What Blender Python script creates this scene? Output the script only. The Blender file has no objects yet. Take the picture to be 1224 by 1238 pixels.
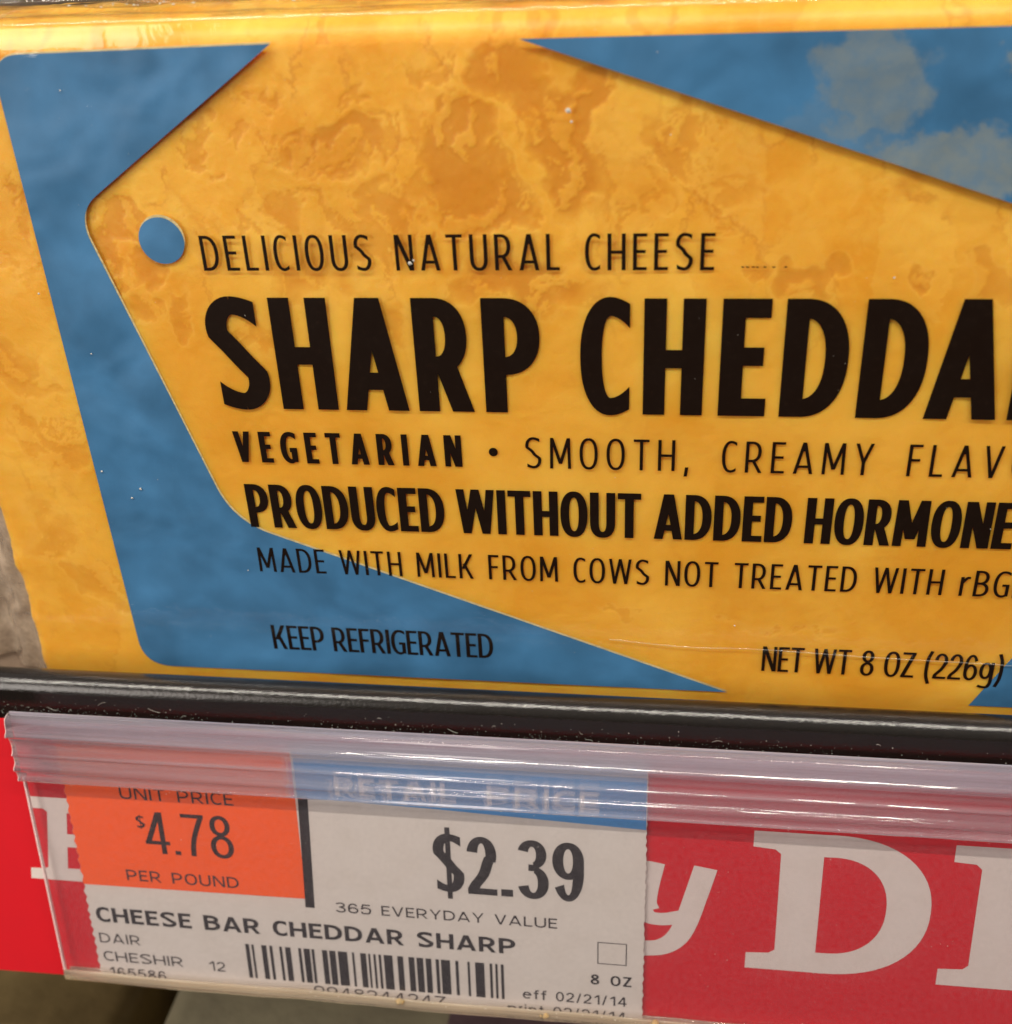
import bpy, bmesh, math, random
import numpy as np
from mathutils import Matrix, Vector

# ------------------------------------------------------------------ camera, world, lamps, exposure
S = bpy.context.scene
C = S.collection
MM = 0.001
f_px, W_px = 1386.19, 1224.0
cam_d = bpy.data.cameras.new('camera')
cam = bpy.data.objects.new('camera', cam_d)
C.objects.link(cam)
cam_d.sensor_fit = 'HORIZONTAL'
cam_d.sensor_width = 36.0
cam_d.lens = f_px / W_px * 36.0
cam_d.clip_start = 0.005
cam_d.clip_end = 20.0
right = Vector((0.99063425, 0.12948133, -0.04333929))
up = Vector((-0.02694572, 0.49655601, 0.86758631))
fwd = Vector((-0.13385708, 0.8582929, -0.49539449))
m = Matrix.Identity(4)
for i in range(3):
    m[i][0], m[i][1], m[i][2] = right[i], up[i], -fwd[i]
m.translation = Vector((18.5526, -118.9594, 68.6617)) * MM
cam.matrix_world = m
cam_d.dof.use_dof = True
cam_d.dof.focus_distance = 0.137
cam_d.dof.aperture_fstop = 24.0
S.camera = cam

world = bpy.data.worlds.new("World")
S.world = world
world.use_nodes = True
wn, wl = world.node_tree.nodes, world.node_tree.links
bg = wn['Background']
tc = wn.new('ShaderNodeTexCoord')
sep = wn.new('ShaderNodeSeparateXYZ')
rp = wn.new('ShaderNodeValToRGB')
mr = wn.new('ShaderNodeMapRange')
mr.inputs['From Min'].default_value = -1
wl.new(tc.outputs['Generated'], sep.inputs[0])
wl.new(sep.outputs['Z'], mr.inputs['Value'])
wl.new(mr.outputs[0], rp.inputs[0])
rp.color_ramp.elements[0].color = (0.03, 0.025, 0.022, 1)     # dim shop floor below
rp.color_ramp.elements[0].position = 0.44
rp.color_ramp.elements[1].color = (1.0, 0.93, 0.84, 1)      # pale shop ceiling above
rp.color_ramp.elements[1].position = 0.80
wl.new(rp.outputs[0], bg.inputs['Color'])
bg.inputs['Strength'].default_value = 0.40


def area(name, loc, target, sx, sy, power, col):
    d = bpy.data.lights.new(name, 'AREA')
    d.shape = 'RECTANGLE'
    d.size, d.size_y, d.energy, d.color = sx, sy, power, col
    o = bpy.data.objects.new(name, d)
    C.objects.link(o)
    o.location = loc
    o.rotation_euler = (Vector(target) - Vector(loc)).to_track_quat('-Z', 'Y').to_euler()
    return o


area('case_tube_light', (-0.17, -0.24, 0.48), (-0.17, 0, -0.01), 1.5, 0.014, 7.2, (1.0, 0.93, 0.82))
area('left_fill_light', (-0.36, -0.42, 0.14), (-0.05, 0, -0.02), 0.26, 0.26, 1.35, (1.0, 0.92, 0.84))  # added soft fill from low front left, not a shop fixture

S.view_settings.view_transform = 'Standard'
S.view_settings.look = 'None'
S.view_settings.exposure = 0.0
S.view_settings.gamma = 1.0
S.render.engine = 'CYCLES'
S.cycles.max_bounces = 8
S.cycles.transmission_bounces = 12
S.cycles.transparent_max_bounces = 16
S.cycles.sample_clamp_indirect = 4.0

rnd = random.Random(7)


# ------------------------------------------------------------------ node helpers
class NT:
    def __init__(s, name):
        s.mat = bpy.data.materials.new(name)
        s.mat.use_nodes = True
        s.n = s.mat.node_tree.nodes
        s.l = s.mat.node_tree.links
        s.n.clear()
        s.out = s.n.new('ShaderNodeOutputMaterial')
        c = s.n.new('ShaderNodeTexCoord')
        mp = s.n.new('ShaderNodeMapping')
        mp.inputs['Scale'].default_value = (1000, 1000, 1000)
        s.l.new(c.outputs['Object'], mp.inputs[0])
        s.co = mp.outputs[0]                       # object coordinates in millimetres

    def node(s, t, **kw):
        nd = s.n.new(t)
        for k, v in kw.items():
            k2 = k.replace('_', ' ')
            if k2 in nd.inputs:
                s.put(nd.inputs[k2], v)
            elif k in nd.inputs:
                s.put(nd.inputs[k], v)
            else:
                setattr(nd, k, v)
        return nd

    def put(s, inp, v):
        if isinstance(v, bpy.types.NodeSocket):
            s.l.new(v, inp)
        elif isinstance(v, tuple) and len(v) == 3 and inp.type == 'RGBA':
            inp.default_value = (*v, 1)
        else:
            inp.default_value = v

    def noise(s, scale, detail=4, rough=0.5, dist=0.0, co=None):
        nd = s.node('ShaderNodeTexNoise', Scale=scale, Detail=detail, Roughness=rough, Distortion=dist)
        s.l.new(co or s.co, nd.inputs['Vector'])
        return nd.outputs['Fac']

    def rng(s, v, a, b, c=0.0, d=1.0, smooth=False):
        nd = s.n.new('ShaderNodeMapRange')
        if smooth:
            nd.interpolation_type = 'SMOOTHSTEP'
        s.put(nd.inputs['Value'], v)
        for k, q in zip(('From Min', 'From Max', 'To Min', 'To Max'), (a, b, c, d)):
            s.put(nd.inputs[k], q)
        return nd.outputs[0]

    def mix(s, f, a, b):
        nd = s.n.new('ShaderNodeMix')
        nd.data_type = 'RGBA'
        s.put(nd.inputs[0], f)
        s.put(nd.inputs[6], a)
        s.put(nd.inputs[7], b)
        return nd.outputs[2]

    def math(s, op, a, b=0.0, c=0.0):
        nd = s.n.new('ShaderNodeMath')
        nd.operation = op
        s.put(nd.inputs[0], a)
        s.put(nd.inputs[1], b)
        s.put(nd.inputs[2], c)
        return nd.outputs[0]

    def scaled(s, sc):
        nd = s.n.new('ShaderNodeMapping')
        nd.inputs['Scale'].default_value = sc
        s.l.new(s.co, nd.inputs[0])
        return nd.outputs[0]

    def bump(s, h, dist, strength=1.0):
        nd = s.n.new('ShaderNodeBump')
        nd.inputs['Distance'].default_value = dist
        nd.inputs['Strength'].default_value = strength
        s.l.new(h, nd.inputs['Height'])
        return nd.outputs[0]

    def bsdf(s, **kw):
        return s.node('ShaderNodeBsdfPrincipled', **kw)

    def shmix(s, f, a, b):
        nd = s.n.new('ShaderNodeMixShader')
        s.put(nd.inputs[0], f)
        s.l.new(a, nd.inputs[1])
        s.l.new(b, nd.inputs[2])
        return nd.outputs[0]

    def schlick(s, nrm=None, f0=0.04):
        g = s.n.new('ShaderNodeNewGeometry')
        d = s.n.new('ShaderNodeVectorMath')
        d.operation = 'DOT_PRODUCT'
        s.l.new(nrm or g.outputs['Normal'], d.inputs[0])
        s.l.new(g.outputs['Incoming'], d.inputs[1])
        c = s.math('ABSOLUTE', d.outputs['Value'])
        return s.math('MULTIPLY_ADD', s.math('POWER', s.math('SUBTRACT', 1.0, c), 5.0), 1 - f0, f0)

    def done(s, sh):
        s.l.new(sh, s.out.inputs['Surface'])
        return s.mat


# ------------------------------------------------------------------ materials
def mat_cheese():
    t = NT('cheddar')
    at = t.node('ShaderNodeAttribute', attribute_name='pit')
    n1 = t.noise(0.055, 5, 0.55, 0.5)
    n2 = t.noise(0.30, 6, 0.62, 0.5)
    sx_ = t.node('ShaderNodeSeparateXYZ')
    t.l.new(t.co, sx_.inputs[0])
    reg = t.math('MAXIMUM', t.rng(sx_.outputs['Y'], 14, 36, 0.16, 0.9, True), t.rng(sx_.outputs['X'], -46, -56, 0.0, 0.45, True))
    n3 = t.noise(5.0, 3, 0.6)
    col = t.mix(t.rng(n1, 0.36, 0.62), (0.88, 0.49, 0.068), (0.79, 0.365, 0.030))
    col = t.mix(t.math('MULTIPLY', reg, t.rng(n2, 0.48, 0.66, 0, 0.28)), col, (0.95, 0.62, 0.12))
    col = t.mix(t.math('MULTIPLY', reg, t.rng(n2, 0.46, 0.28, 0, 0.36)), col, (0.74, 0.30, 0.018))
    col = t.mix(t.rng(n3, 0.55, 0.8, 0, 0.20), col, (0.66, 0.24, 0.02))
    # curd chips: warped cells of slightly different tone with fine broken edges
    wn_ = t.node('ShaderNodeTexNoise', Scale=0.5, Detail=6, Roughness=0.7)
    t.l.new(t.co, wn_.inputs['Vector'])
    wa = t.node('ShaderNodeVectorMath', operation='MULTIPLY_ADD')
    t.l.new(wn_.outputs['Color'], wa.inputs[0])
    wa.inputs[1].default_value = (4.0, 5.0, 0)
    t.l.new(t.co, wa.inputs[2])
    wm = t.n.new('ShaderNodeMapping')
    wm.inputs['Scale'].default_value = (1, .55, 0)
    t.l.new(wa.outputs[0], wm.inputs[0])
    vo = t.node('ShaderNodeTexVoronoi', Scale=0.17)
    t.l.new(wm.outputs[0], vo.inputs['Vector'])
    ve = t.node('ShaderNodeTexVoronoi', feature='DISTANCE_TO_EDGE', Scale=0.17)
    t.l.new(wm.outputs[0], ve.inputs['Vector'])
    vs = t.node('ShaderNodeSeparateColor')
    t.l.new(vo.outputs['Color'], vs.inputs[0])
    chip = t.math('MULTIPLY', reg, t.rng(vs.outputs[0], 0.66, 0.69, 0, 0.22))
    col = t.mix(chip, col, (0.95, 0.62, 0.12))
    chip2 = t.math('MULTIPLY', reg, t.rng(vs.outputs[1], 0.72, 0.77, 0, 0.20))
    col = t.mix(chip2, col, (0.70, 0.29, 0.02))
    crk = t.math('MULTIPLY', t.math('MULTIPLY', reg, t.rng(ve.outputs['Distance'], 0.05, 0.0, 0, 0.55)), t.rng(t.noise(0.13, 3, 0.5), 0.5, 0.6))
    col = t.mix(crk, col, (0.60, 0.22, 0.02))
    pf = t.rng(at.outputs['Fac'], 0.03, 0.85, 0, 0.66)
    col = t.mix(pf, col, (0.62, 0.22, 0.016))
    rim = t.math('MULTIPLY', t.rng(at.outputs['Fac'], 0.0, 0.10, 0, 1), t.rng(at.outputs['Fac'], 0.26, 0.12, 0, 0.15))
    col = t.mix(rim, col, (0.93, 0.60, 0.14))
    b = t.bsdf(Base_Color=col, Roughness=0.42)
    b.inputs['Subsurface Weight'].default_value = 0.6
    b.inputs['Subsurface Radius'].default_value = (1.0, 0.45, 0.12)
    b.inputs['Subsurface Scale'].default_value = 0.0030
    b.inputs['Specular IOR Level'].default_value = 0.35
    h = t.math('MULTIPLY_ADD', t.noise(3.0, 4, 0.6), 0.35, t.noise(0.8, 3, 0.5))
    t.l.new(t.bump(h, 0.00006), b.inputs['Normal'])
    return t.done(b.outputs[0])


def mat_film(name, haze=0.015, rough=0.05, tint=(0.98, 0.975, 0.96), bscale=0.12, bd=0.0006, streak=(1, 1, 1), spec=1.0, hazecol=(0.8, 0.78, 0.74)):
    t = NT(name)
    tr = t.node('ShaderNodeBsdfTransparent', Color=tint)
    gl = t.node('ShaderNodeBsdfGlossy', Color=(1.0, 1.0, 1.0), Roughness=rough)
    df = t.node('ShaderNodeBsdfDiffuse', Color=hazecol)
    tl = t.node('ShaderNodeBsdfTranslucent', Color=hazecol)
    cs = t.scaled(streak)
    h = t.math('MULTIPLY_ADD', t.noise(bscale * 5, 3, 0.5, 0.3, cs), 0.12, t.noise(bscale, 4, 0.5, 0.5, cs))
    bp = t.bump(h, bd)
    t.l.new(bp, gl.inputs['Normal'])
    fr = t.schlick(bp)
    hz = t.rng(t.noise(0.3, 5, 0.7), 0.3, 0.75, haze * 0.4, haze * 1.7)
    body = t.shmix(hz, tr.outputs[0], t.shmix(0.4, df.outputs[0], tl.outputs[0]))
    return t.done(t.shmix(t.math('MULTIPLY', fr, spec), body, gl.outputs[0]))


def mat_blue():
    t = NT('blue_ink')
    n1 = t.noise(0.10, 4, 0.5, 0.3)
    col = t.mix(t.rng(n1, 0.35, 0.68), (0.038, 0.145, 0.30), (0.060, 0.22, 0.45))
    # pale film reflections painted into the ink colour, upper right
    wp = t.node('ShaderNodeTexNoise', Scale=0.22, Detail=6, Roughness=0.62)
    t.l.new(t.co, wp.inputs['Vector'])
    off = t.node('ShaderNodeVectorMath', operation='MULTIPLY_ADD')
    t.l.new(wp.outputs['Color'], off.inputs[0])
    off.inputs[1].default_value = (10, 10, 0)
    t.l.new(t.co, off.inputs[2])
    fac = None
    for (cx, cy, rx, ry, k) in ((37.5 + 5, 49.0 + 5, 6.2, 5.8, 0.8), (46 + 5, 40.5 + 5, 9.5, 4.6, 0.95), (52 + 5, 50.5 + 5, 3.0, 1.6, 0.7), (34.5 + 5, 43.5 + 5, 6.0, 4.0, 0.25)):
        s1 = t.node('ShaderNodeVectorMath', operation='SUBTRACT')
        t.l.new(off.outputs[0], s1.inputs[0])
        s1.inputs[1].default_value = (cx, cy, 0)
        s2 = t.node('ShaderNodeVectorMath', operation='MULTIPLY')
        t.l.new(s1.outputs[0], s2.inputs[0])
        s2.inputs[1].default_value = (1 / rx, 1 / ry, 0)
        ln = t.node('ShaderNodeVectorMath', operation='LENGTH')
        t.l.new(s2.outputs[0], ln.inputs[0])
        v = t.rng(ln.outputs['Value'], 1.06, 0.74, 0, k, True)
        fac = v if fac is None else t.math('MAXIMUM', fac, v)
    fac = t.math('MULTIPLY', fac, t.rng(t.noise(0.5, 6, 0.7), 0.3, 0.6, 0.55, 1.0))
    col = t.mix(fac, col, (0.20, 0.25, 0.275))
    g = t.noise(7.0, 2, 0.7)
    col = t.mix(t.rng(g, 0.4, 0.8, 0, 0.14), col, (0.03, 0.10, 0.22))
    b = t.bsdf(Base_Color=col, Roughness=0.5)
    t.l.new(t.bump(t.noise(0.085, 2, 0.4, 0.3), 0.0012), b.inputs['Normal'])
    return t.done(b.outputs[0])


def mat_ink(name, col, worn=0.1, rough=0.4, under=(0.5, 0.45, 0.4), scale=6.0):
    t = NT(name)
    c = t.mix(t.rng(t.noise(scale, 3, 0.7), 0.55, 0.8, 0, worn), col, under)
    b = t.bsdf(Base_Color=c, Roughness=rough)
    b.inputs['Specular IOR Level'].default_value = 0.2
    return t.done(b.outputs[0])


def mat_paper(name, col, dirt=0.25, rough=0.6, dcol=(0.35, 0.27, 0.18), bd=0.00003):
    t = NT(name)
    c = t.mix(t.rng(t.noise(0.25, 5, 0.65), 0.45, 0.8, 0, dirt), col, dcol)
    c = t.mix(t.rng(t.noise(4.5, 3, 0.6), 0.62, 0.72, 0, dirt), c, dcol)
    c = t.mix(t.rng(t.noise(9, 2, 0.6), 0.3, 0.75, 0, 0.3), c, tuple(min(1, q * 1.18) for q in col))
    b = t.bsdf(Base_Color=c, Roughness=rough)
    b.inputs['Specular IOR Level'].default_value = 0.25
    t.l.new(t.bump(t.noise(6.0, 4, 0.6), bd), b.inputs['Normal'])
    return t.done(b.outputs[0])


def mat_rail():
    t = NT('black_enamel')
    st = t.scaled((0.05, 1, 1))
    c = t.mix(t.rng(t.noise(1.2, 6, 0.75), 0.55, 0.8, 0, 0.25), (0.010, 0.008, 0.007), (0.07, 0.05, 0.035))
    r = t.rng(t.noise(0.9, 6, 0.7, 0, t.scaled((0.15, 1, 1))), 0.3, 0.75, 0.10, 0.20)
    b = t.bsdf(Base_Color=c, Roughness=r)
    b.inputs['Specular IOR Level'].default_value = 0.6
    t.l.new(t.bump(t.noise(2.2, 5, 0.6, 0.3), 0.00005), b.inputs['Normal'])
    return t.done(b.outputs[0])


def mat_clear(name, haze, clear=0.45, rough=0.04, col=(0.97, 0.94, 0.97), hazecol=(0.82, 0.80, 0.80), streaks=True):
    """Scuffed clear extruded plastic: refracting body, some straight-through light and a little milky scatter."""
    t = NT(name)
    cs = t.scaled((0.01, 1, 1)) if streaks else t.co
    bp = t.bump(t.math('MULTIPLY_ADD', t.noise(1.2, 4, 0.6, 0.2), 0.12, t.noise(2.0, 3, 0.6, 0, cs)), 0.00003)
    gl = t.node('ShaderNodeBsdfGlass', Color=col, Roughness=rough, IOR=1.49)
    t.l.new(bp, gl.inputs['Normal'])
    tr = t.node('ShaderNodeBsdfTransparent', Color=col)
    df = t.node('ShaderNodeBsdfDiffuse', Color=hazecol)
    tl = t.node('ShaderNodeBsdfTranslucent', Color=hazecol)
    gs = t.node('ShaderNodeBsdfGlossy', Color=(1.0, 1.0, 1.0), Roughness=0.07)
    t.l.new(bp, gs.inputs['Normal'])
    fr = t.schlick(bp)
    a = tr.outputs[0] if clear >= 1 else t.shmix(clear, gl.outputs[0], tr.outputs[0])
    hz = t.rng(t.noise(1.6, 4, 0.6, 0.0, cs), 0.3, 0.75, haze * 0.5, haze * 1.6)
    a = t.shmix(hz, a, t.shmix(0.5, df.outputs[0], tl.outputs[0]))
    return t.done(t.shmix(fr, a, gs.outputs[0]))


def mat_plain(name, col, rough=0.5, var=0.2, scale=0.3, col2=None, spec=0.5, bd=0.0002, sss=0.0):
    t = NT(name)
    c2 = col2 or tuple(q * 0.6 for q in col)
    c = t.mix(t.rng(t.noise(scale, 5, 0.6), 0.35, 0.7, 0, var * 2), col, c2)
    b = t.bsdf(Base_Color=c, Roughness=rough)
    b.inputs['Specular IOR Level'].default_value = spec
    if sss:
        b.inputs['Subsurface Weight'].default_value = sss
        b.inputs['Subsurface Radius'].default_value = (1.0, .6, .3)
        b.inputs['Subsurface Scale'].default_value = 0.001
    t.l.new(t.bump(t.noise(scale * 4, 4, 0.6), bd), b.inputs['Normal'])
    return t.done(b.outputs[0])


M = dict(
    cheese=mat_cheese(),
    film=mat_film('clear_film', haze=0.003, rough=0.08, bd=0.0002),
    seal=mat_film('crumpled_film', haze=0.55, rough=0.12, bscale=0.25, bd=0.0004, hazecol=(0.74, 0.60, 0.46), streak=(1, 0.25, 1), spec=1.5),
    crease=mat_film('creased_film', haze=0.16, rough=0.15),
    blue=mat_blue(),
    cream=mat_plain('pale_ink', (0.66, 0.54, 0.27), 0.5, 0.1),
    ink=mat_ink('dark_brown_ink', (0.010, 0.0042, 0.0022), 0.06, 0.38, (0.12, 0.06, 0.03), 1.2),
    rail=mat_rail(),
    hinge=mat_clear('clear_plastic_hinge', 0.15, 0.62, col=(0.985, 0.975, 0.985), hazecol=(0.84, 0.82, 0.92)),
    frost=mat_clear('frosted_hinge_top', 0.46, 0.6, col=(0.97, 0.96, 0.98), hazecol=(0.78, 0.76, 0.88)),
    flap=mat_clear('clear_plastic_flap', 0.040, 1.0, col=(0.965, 0.96, 0.97), hazecol=(0.78, 0.72, 0.82), streaks=False),
    edge=mat_plain('frosted_plastic_edge', (0.85, 0.62, 0.60), 0.35, 0.1, 0.8),
    lip=mat_clear('grimy_clear_lip', 0.42, 0.4, 0.15, (0.95, 0.88, 0.78), (0.78, 0.68, 0.55)),
    paper=mat_paper('ticket_paper', (0.66, 0.60, 0.54), 0.16),
    ticketwhite=mat_paper('white_reversed_lettering', (0.85, 0.84, 0.82), 0.05),
    orange=mat_paper('orange_ink', (0.93, 0.115, 0.018), 0.10, 0.6, (0.50, 0.10, 0.03)),
    tblue=mat_paper('ticket_blue_ink', (0.09, 0.30, 0.62), 0.1, 0.6, (0.05, 0.12, 0.25)),
    tblack=mat_ink('ticket_black_ink', (0.020, 0.017, 0.017), 0.30, 0.55, (0.30, 0.27, 0.24), 3.5),
    tgrey=mat_ink('ticket_grey_ink', (0.035, 0.028, 0.028), 0.25, 0.55, (0.35, 0.30, 0.27), 5.0),
    red=mat_paper('red_strip_ink', (0.60, 0.008, 0.016), 0.14, 0.6, (0.36, 0.012, 0.02)),
    white=mat_paper('strip_white', (0.68, 0.60, 0.55), 0.15, 0.5),
    dark=mat_plain('dark_case_wall', (0.022, 0.015, 0.011), 0.7, 0.3),
    deck=mat_plain('shelf_deck_paint', (0.17, 0.12, 0.085), 0.5, 0.3),
    crumb=mat_plain('crumb', (0.52, 0.34, 0.16), 0.6, 0.3, 1.5, sss=0.3),
    dust=mat_plain('dust', (0.60, 0.56, 0.50), 0.8, 0.2, 1.0),
    olive=mat_plain('olive_brown_wrapper', (0.27, 0.19, 0.08), 0.45, 0.4, 0.06, (0.11, 0.075, 0.03)),
    rind=mat_plain('cream_tub_plastic', (0.42, 0.37, 0.24), 0.5, 0.3, 0.08, (0.25, 0.215, 0.15)),
    mauve=mat_plain('mauve_print', (0.22, 0.14, 0.15), 0.5, 0.3, 0.1),
    mark=mat_plain('dark_print', (0.05, 0.035, 0.04), 0.5, 0.3, 0.1),
    corner=mat_plain('grey_brown_case', (0.12, 0.08, 0.055), 0.6, 0.4, 0.06),
)


# ------------------------------------------------------------------ object helpers
def link(name, verts, faces, mat, parent=None, smooth=False, scale=MM):
    me = bpy.data.meshes.new(name)
    v = np.asarray(verts, dtype=float) * scale
    me.from_pydata(v.tolist() if len(v) < 20000 else v.tolist(), [], faces)
    me.update()
    if smooth:
        me.polygons.foreach_set('use_smooth', [True] * len(me.polygons))
    if mat:
        me.materials.append(mat)
    o = bpy.data.objects.new(name, me)
    C.objects.link(o)
    if parent:
        o.parent = parent
    return o


def empty(name, label=None, cat=None, group=None, loc=(0, 0, 0), rx=0.0):
    o = bpy.data.objects.new(name, None)
    o.empty_display_size = 0.01
    C.objects.link(o)
    o.location = Vector(loc) * MM
    o.rotation_euler = (rx, 0, 0)
    tag(o, label, cat, group)
    return o


def tag(o, label=None, cat=None, group=None, kind=None):
    if label:
        o['label'] = label
    if cat:
        o['category'] = cat
    if group:
        o['group'] = group
    if kind:
        o['kind'] = kind
    return o


def solidify(o, t, offset=-1):
    md = o.modifiers.new('thickness', 'SOLIDIFY')
    md.thickness = t * MM
    md.offset = offset


def extrude_x(name, prof, x0, x1, mat, parent=None, smooth=True, nx=1, wob=0.0, closed=True, axes='yz'):
    """Closed profile swept along x, with end caps. prof: list of two coordinates."""
    n = len(prof)
    V, F = [], []
    for i in range(nx + 1):
        x = x0 + (x1 - x0) * i / nx
        for (a, b) in prof:
            V.append((x, a, b))
    for i in range(nx):
        for j in range(n if closed else n - 1):
            k = (j + 1) % n
            F.append((i * n + j, i * n + k, (i + 1) * n + k, (i + 1) * n + j))
    if closed:
        F.append(tuple(range(n))[::-1])
        F.append(tuple(nx * n + j for j in range(n)))
    o = link(name, V, F, mat, parent)
    if closed:
        bm = bmesh.new()
        bm.from_mesh(o.data)
        bmesh.ops.recalc_face_normals(bm, faces=bm.faces)
        bm.to_mesh(o.data)
        bm.free()
    if smooth:
        for p in o.data.polygons:
            p.use_smooth = len(p.vertices) == 4
    return o


def spline(pts, n=8, closed=False):
    """Catmull-Rom through points."""
    P = [np.array(p, float) for p in pts]
    out = []
    N = len(P)
    rng = range(N if closed else N - 1)
    for i in rng:
        if closed:
            p0, p1, p2, p3 = P[(i - 1) % N], P[i], P[(i + 1) % N], P[(i + 2) % N]
        else:
            p1, p2 = P[i], P[i + 1]
            p0 = P[i - 1] if i else 2 * p1 - p2
            p3 = P[i + 2] if i + 2 < N else 2 * p2 - p1
        for k in range(n):
            t = k / n
            out.append(0.5 * ((2 * p1) + (p2 - p0) * t + (2 * p0 - 5 * p1 + 4 * p2 - p3) * t * t + (3 * p1 - p0 - 3 * p2 + p3) * t ** 3))
    if not closed:
        out.append(P[-1])
    return [tuple(p) for p in out]


def round_poly(pts, r, n=6):
    """Rounded corners; r is one radius or a list."""
    out = []
    N = len(pts)
    for i in range(N):
        p = np.array(pts[i], float)
        a = np.array(pts[i - 1], float) - p
        b = np.array(pts[(i + 1) % N], float) - p
        ri = r[i] if isinstance(r, (list, tuple)) else r
        if ri <= 0:
            out.append(tuple(p))
            continue
        la, lb = np.linalg.norm(a), np.linalg.norm(b)
        a, b = a / la, b / lb
        d = min(ri, la * 0.45, lb * 0.45)
        p1, p2 = p + a * d, p + b * d
        for k in range(n + 1):
            t = k / n
            q = (1 - t) ** 2 * p1 + 2 * t * (1 - t) * p + t * t * p2
            out.append(tuple(q))
    return out


# ------------------------------------------------------------------ stroke lettering (condensed sans)
class Ink:
    """Collects flat printed pieces; every piece lies 3 micrometres above the last so none share a plane."""
    def __init__(s, z0=0.0):
        s.V, s.F, s.z0, s.k = [], [], z0, 0

    def poly(s, pts):
        b = len(s.V)
        z = s.z0 + 0.002 * (s.k % 7)
        s.k += 1
        s.V += [(x, y, z) for x, y in pts]
        s.F.append(tuple(range(b, b + len(pts))))

    def strip(s, A, B):
        b = len(s.V)
        z = s.z0 + 0.002 * (s.k % 7)
        s.k += 1
        n = len(A)
        s.V += [(x, y, z) for x, y in A] + [(x, y, z) for x, y in B]
        for i in range(n - 1):
            s.F.append((b + i, b + i + 1, b + n + i + 1, b + n + i))

    def build(s, name, mat, parent):
        return link(name, s.V, s.F, mat, parent)


def ring(cx, cy, rx, ry, tx, ty, a0=0, a1=360, e=2.35, n=40):
    """Outer and inner edge of a superelliptic ring."""
    A, B = [], []
    for i in range(n + 1):
        a = math.radians(a0 + (a1 - a0) * i / n)
        c, q = math.cos(a), math.sin(a)
        u = math.copysign(abs(c) ** (2 / e), c)
        v = math.copysign(abs(q) ** (2 / e), q)
        A.append((cx + rx * u, cy + ry * v))
        B.append((cx + (rx - tx) * u, cy + (ry - ty) * v))
    return A, B


def pen(pts, tx, ty):
    """Offset a centre line by an elliptic pen; butt ends."""
    P = [np.array((x / tx, y / ty)) for x, y in pts]
    A, B = [], []
    for i, p in enumerate(P):
        d0 = P[i] - P[i - 1] if i else P[1] - P[0]
        d1 = P[i + 1] - P[i] if i + 1 < len(P) else d0
        d0 = d0 / (np.linalg.norm(d0) + 1e-9)
        d1 = d1 / (np.linalg.norm(d1) + 1e-9)
        n0, n1 = np.array((-d0[1], d0[0])), np.array((-d1[1], d1[0]))
        nn = n0 + n1
        nn = nn * 2.0 / max(nn @ nn, 1.2)
        a, b = p + nn, p - nn
        A.append((a[0] * tx, a[1] * ty))
        B.append((b[0] * tx, b[1] * ty))
    return A, B


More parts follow.
